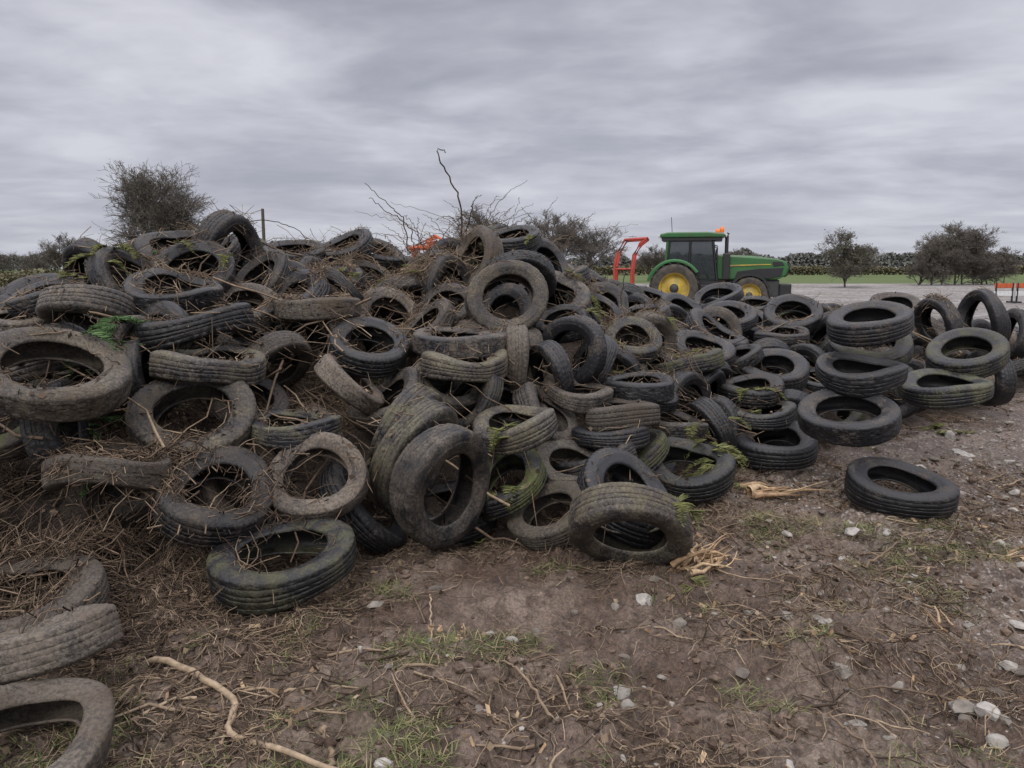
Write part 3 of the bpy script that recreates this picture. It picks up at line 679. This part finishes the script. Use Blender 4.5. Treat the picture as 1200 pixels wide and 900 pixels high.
for s,nm in((-1,"right"),(1,"left")):
    wheel("rear_wheel_"+nm,0,s*.95,.97,.58,s);wheel("front_wheel_"+nm,2.85,s*.93,.72,.46,s)
    th=np.linspace(math.radians(35),math.radians(165),22);R1=1.06
    V=[]
    for t in th:
        for (y,dr) in ((.60,0),(.60,.05),(1.16,.05),(1.20,.0),(1.20,-.06),(1.17,-.06),(1.16,0)): V.append(((R1+dr)*math.cos(t),s*y,.97+(R1+dr)*math.sin(t)))
    V=np.array(V);i=np.arange(len(V)).reshape(22,7);q=np.stack([i[:-1],np.roll(i,-1,1)[:-1],np.roll(i,-1,1)[1:],i[1:]],-1).reshape(-1,4);obj("rear_fender_"+nm,mesh_np("f",V,q,[GREEN],smooth=False),tr)
    th=np.linspace(math.radians(20),math.radians(160),14);V=[]
    for t in th:
        for (y,dr) in ((.70,0),(.70,.03),(1.17,.03),(1.17,-.05)): V.append((2.85+(.79+dr)*math.cos(t),s*y,.72+(.79+dr)*math.sin(t)))
    V=np.array(V);i=np.arange(len(V)).reshape(14,4);q=np.stack([i[:-1],np.roll(i,-1,1)[:-1],np.roll(i,-1,1)[1:],i[1:]],-1).reshape(-1,4);obj("front_fender_"+nm,mesh_np("f",V,q,[BLK],smooth=False),tr)
    for (x0,x1,nm2,w_) in ((-.42,-.30,"c_pillar",.06),(.55,.55,"b_pillar",.045),(1.62,1.42,"a_pillar",.05)):
        rod(nm2+"_"+nm,tr,BLK if nm2!="c_pillar" else GREEN,[(x0,s*.78,1.25),(x1,s*.72,2.85)],w_,4)
    prism("side_glass_"+nm,tr,GLS,[(-.40,1.45),(1.60,1.25),(1.42,2.82),(-.32,2.82)],s*.74,s*.745,0)
    rod("mirror_arm_"+nm,tr,BLK,[(1.5,s*.75,2.6),(1.6,s*1.15,2.55),(1.6,s*1.2,2.4)],.02,6);box("mirror_"+nm,tr,BLK,(1.56,s*1.2-.1,2.1),(1.62,s*1.2+.1,2.5),.02)
    box("work_lamp_"+nm,tr,WHT,(1.90,s*.6-.09,2.90),(1.97,s*.6+.09,3.0),.01)
    box("rear_lamp_"+nm,tr,WHT,(-.70,s*.6-.09,2.90),(-.63,s*.6+.09,3.0),.01)
    prism("hood_grille_side_"+nm,tr,BLK,[(2.3,1.35),(3.6,1.35),(4.05,1.45),(4.12,1.75),(3.2,1.72),(2.4,1.62)],s*.425,s*.46,.01)
    prism("hood_vent_"+nm,tr,BLK,[(3.75,1.8),(4.15,1.84),(4.05,1.98),(3.7,1.98)],s*.425,s*.45,.01)
    prism("hood_stripe_"+nm,tr,YEL,[(2.0,1.80),(3.3,1.85),(3.65,1.86),(3.65,1.89),(3.3,1.89),(2.0,1.86)],s*.432,s*.437,0)
box("chassis",tr,DGR,(-.6,-.32,.65),(4.0,.32,1.3),.05)
box("front_weight",tr,BLK,(4.0,-.4,.65),(4.45,.4,1.15),.05)
box("rear_axle",tr,DGR,(-.2,-.7,.75),(.2,.7,1.15),.04);box("front_axle",tr,DGR,(2.72,-.75,.6),(2.98,.75,.82),.03)
prism("hood",tr,GREEN,[(1.6,1.3),(3.9,1.3),(4.22,1.45),(4.32,1.75),(4.22,1.98),(3.9,2.08),(3.0,2.20),(1.6,2.26)],-.43,.43,.06,taper=lambda x,z:1.0 if z<2.0 else .86)
prism("front_grille",tr,BLK,[(4.2,1.4),(4.28,1.45),(4.37,1.76),(4.3,1.92),(4.2,1.9)],-.33,.33,.01)
box("cab_floor",tr,BLK,(-.45,-.72,1.05),(1.6,.72,1.35),.04)
prism("cab_roof",tr,GREEN,[(-.62,2.90),(1.82,2.90),(1.92,2.95),(1.82,3.04),(1.2,3.10),(-.3,3.10),(-.6,3.04)],-.86,.86,.045)
box("roof_light_bar",tr,BLK,(-.55,-.80,2.78),(1.78,.80,2.90),.01)
prism("windscreen",tr,GLS,[(1.61,1.3),(1.62,1.3),(1.43,2.84),(1.42,2.84)],-.7,.7,0);prism("rear_glass",tr,GLS,[(-.40,1.45),(-.41,1.45),(-.33,2.84),(-.32,2.84)],-.7,.7,0)
box("seat",tr,BLK,(.1,-.25,1.35),(.65,.25,1.6),.06);box("seat_back",tr,BLK,(.0,-.25,1.6),(.15,.25,2.25),.05)
rod("steering_column",tr,BLK,[(1.3,0,1.35),(1.0,0,1.95)],.05);lathe("steering_wheel",tr,BLK,[(.2,-.015),(.22,0),(.2,.015),(.18,0),(.2,-.015)],0,0,0,1,20).matrix_local=Matrix.Translation((1.0,0,1.97))@Matrix.Rotation(math.radians(65),4,'X')
rod("exhaust",tr,BLK,[(1.95,-.62,1.5),(1.95,-.62,2.5),(1.95,-.62,2.95),(2.0,-.62,3.05)],.075,10);box("exhaust_box",tr,BLK,(1.82,-.72,1.3),(2.1,-.5,2.3),.04)
for x,y in ((1.75,-.7),(1.6,.7),):
    lathe("beacon",tr,ORG,[(.08,0),(.085,.1),(.07,.2),(.0,.22)],0,0,0,1,16).matrix_local=Matrix.Translation((x,y,3.07))@Matrix.Rotation(math.radians(90),4,'X')
box("steps",tr,BLK,(1.0,-1.0,.5),(1.5,-.72,1.1),.02);box("fuel_tank",tr,BLK,(.95,-.7,.6),(2.1,-.35,1.2),.06)
rod("linkage_arm",tr,DGR,[(-.2,-.4,.8),(-1.2,-.4,.6)],.05);rod("linkage_arm",tr,DGR,[(-.2,.4,.8),(-1.2,.4,.6)],.05)
rod("antenna",tr,BLK,[(-.2,.5,3.1),(-.25,.5,3.75)],.012,4)
tr.location=(6.45,30.8,.03);tr.rotation_euler=(0,0,math.radians(-14));tr.scale=(.97,.97,1.0)
bg=bpy.data.objects.new("bale_grab",None);COL.objects.link(bg)
for y in(0,1.2):
    rod("side_tube",bg,RED,[(0,y,0),(0,y,1.8),(.08,y,2.25),(.35,y,2.75),(1.15,y,2.8)],.05,8)
    rod("outer_tube",bg,RED,[(.62,y,0),(.62,y,1.6),(.68,y,2.2),(.9,y,2.6),(1.15,y,2.8)],.05,8)
    for z in(.5,1.1,1.7): rod("brace",bg,RED,[(0,y,z),(.62,y,z)],.035,6)
for z,x in((.3,0),(1.1,0),(1.8,0),(2.75,.35),(2.8,1.15)): rod("crossbar",bg,RED,[(x,0,z),(x,1.2,z)],.04,6)
bg.location=(3.75,28.6,.03);bg.rotation_euler=(0,0,math.radians(-12))
im=bpy.data.objects.new("orange_implement",None);COL.objects.link(im)
for y in(0,.8):
    rod("frame",im,ORS,[(0,y,0),(.1,y,2.4),(.8,y,2.75),(1.3,y,2.5),(1.4,y,0)],.06,6)
    rod("top_bar",im,ORS,[(-.1,y,2.35),(.7,y,2.4),(1.5,y,2.35)],.08,6);rod("low_bar",im,ORS,[(0,y,1.0),(1.4,y,1.0)],.06,6)
for x,z in((0,2.35),(.8,2.75),(1.4,2.35),(.7,2.4),(0,1.),(1.4,1.)): rod("cross_tube",im,ORS,[(x,0,z),(x,.8,z)],.05,6)
box("headstock",im,ORS,(.5,.2,2.25),(.9,.6,2.6),.02)
im.location=(-3.3,25.5,.03)
br=bpy.data.objects.new("safety_barrier",None);COL.objects.link(br)
for k in range(2):
    x=k*1.1
    box("board_top",br,ORS,(x,0,.75),(x+1.,.05,1.0),.01);box("board_low",br,WHT,(x,0,.35),(x+1.,.05,.6),.01)
    for xx in(x+.05,x+.9): box("post",br,BLK,(xx,-.02,0.02),(xx+.06,.07,1.02),.01);box("foot",br,BLK,(xx-.02,-.35,0.0),(xx+.08,.4,.08),.01)
br.location=(24.8,40,.06)
# ------------------------------------------------------------ world, sun, camera
w=bpy.data.worlds.new("World");scene.world=w;w.use_nodes=True;t=w.node_tree;t.nodes.clear()
class WT(NT):
    def __init__(s,t): s.t=t
W_=WT(t)
out=W_.n('ShaderNodeOutputWorld');bgd=W_.n('ShaderNodeBackground')
sky=W_.n('ShaderNodeTexSky',sky_type='NISHITA');sky.sun_disc=False;sky.sun_elevation=math.radians(40);sky.sun_rotation=math.radians(200)
gen=W_.n('ShaderNodeTexCoord').outputs['Generated'];sp=W_.n('ShaderNodeSeparateXYZ',{'Vector':gen})
dz=W_.math('ADD',W_.math('MAXIMUM',sp.outputs[2],0.),.12)
cv=W_.n('ShaderNodeCombineXYZ',{'X':W_.math('DIVIDE',sp.outputs[0],dz),'Y':W_.math('MULTIPLY',W_.math('DIVIDE',sp.outputs[1],dz),1.2),'Z':.3}).outputs[0]
n1=W_.noise(cv,.9,5,.52,.4);n2=W_.noise(cv,2.8,4,.5,.35)
cf=W_.math('ADD',W_.math('MULTIPLY',n1,.75),W_.math('MULTIPLY',n2,.25))
cloud=W_.ramp(cf,[(.35,(.345,.35,.42)),(.45,(.44,.445,.515)),(.53,(.545,.55,.62)),(.65,(.70,.705,.77))])
hz=W_.ramp(sp.outputs[2],[(0.,1.),(.10,.55),(.22,0.)])
cloud=W_.mix(W_.math('MULTIPLY',hz,.5),cloud,(.55,.57,.65))
el=W_.ramp(sp.outputs[2],[(.38,0.),(.9,1.)])
cloud=W_.mix(1.,cloud,W_.mix(el,(1.,1.,1.),(4.2,4.05,3.8)),'MULTIPLY')
skys=W_.mix(1.,sky.outputs[0],(.07,.07,.07),'MULTIPLY')
tot=W_.mix(.93,skys,cloud)
t.links.new(tot,bgd.inputs[0]);bgd.inputs[1].default_value=1.0;t.links.new(bgd.outputs[0],out.inputs[0])
sl=bpy.data.lights.new("sun",'SUN');sl.energy=1.4;sl.angle=math.radians(25);sl.color=(1,.96,.9);so=bpy.data.objects.new("sun",sl);COL.objects.link(so)
so.rotation_euler=(math.radians(50),0,math.radians(-20))
cd=bpy.data.cameras.new("camera");cam=bpy.data.objects.new("camera",cd);COL.objects.link(cam);scene.camera=cam
cd.lens=27.18;cd.sensor_width=36;cd.clip_end=6000;cd.clip_start=.05
cam.location=(0,0,1.6);cam.rotation_euler=(math.radians(90-8.2),0,0)
scene.view_settings.view_transform='Standard';scene.view_settings.look='None';scene.view_settings.exposure=0
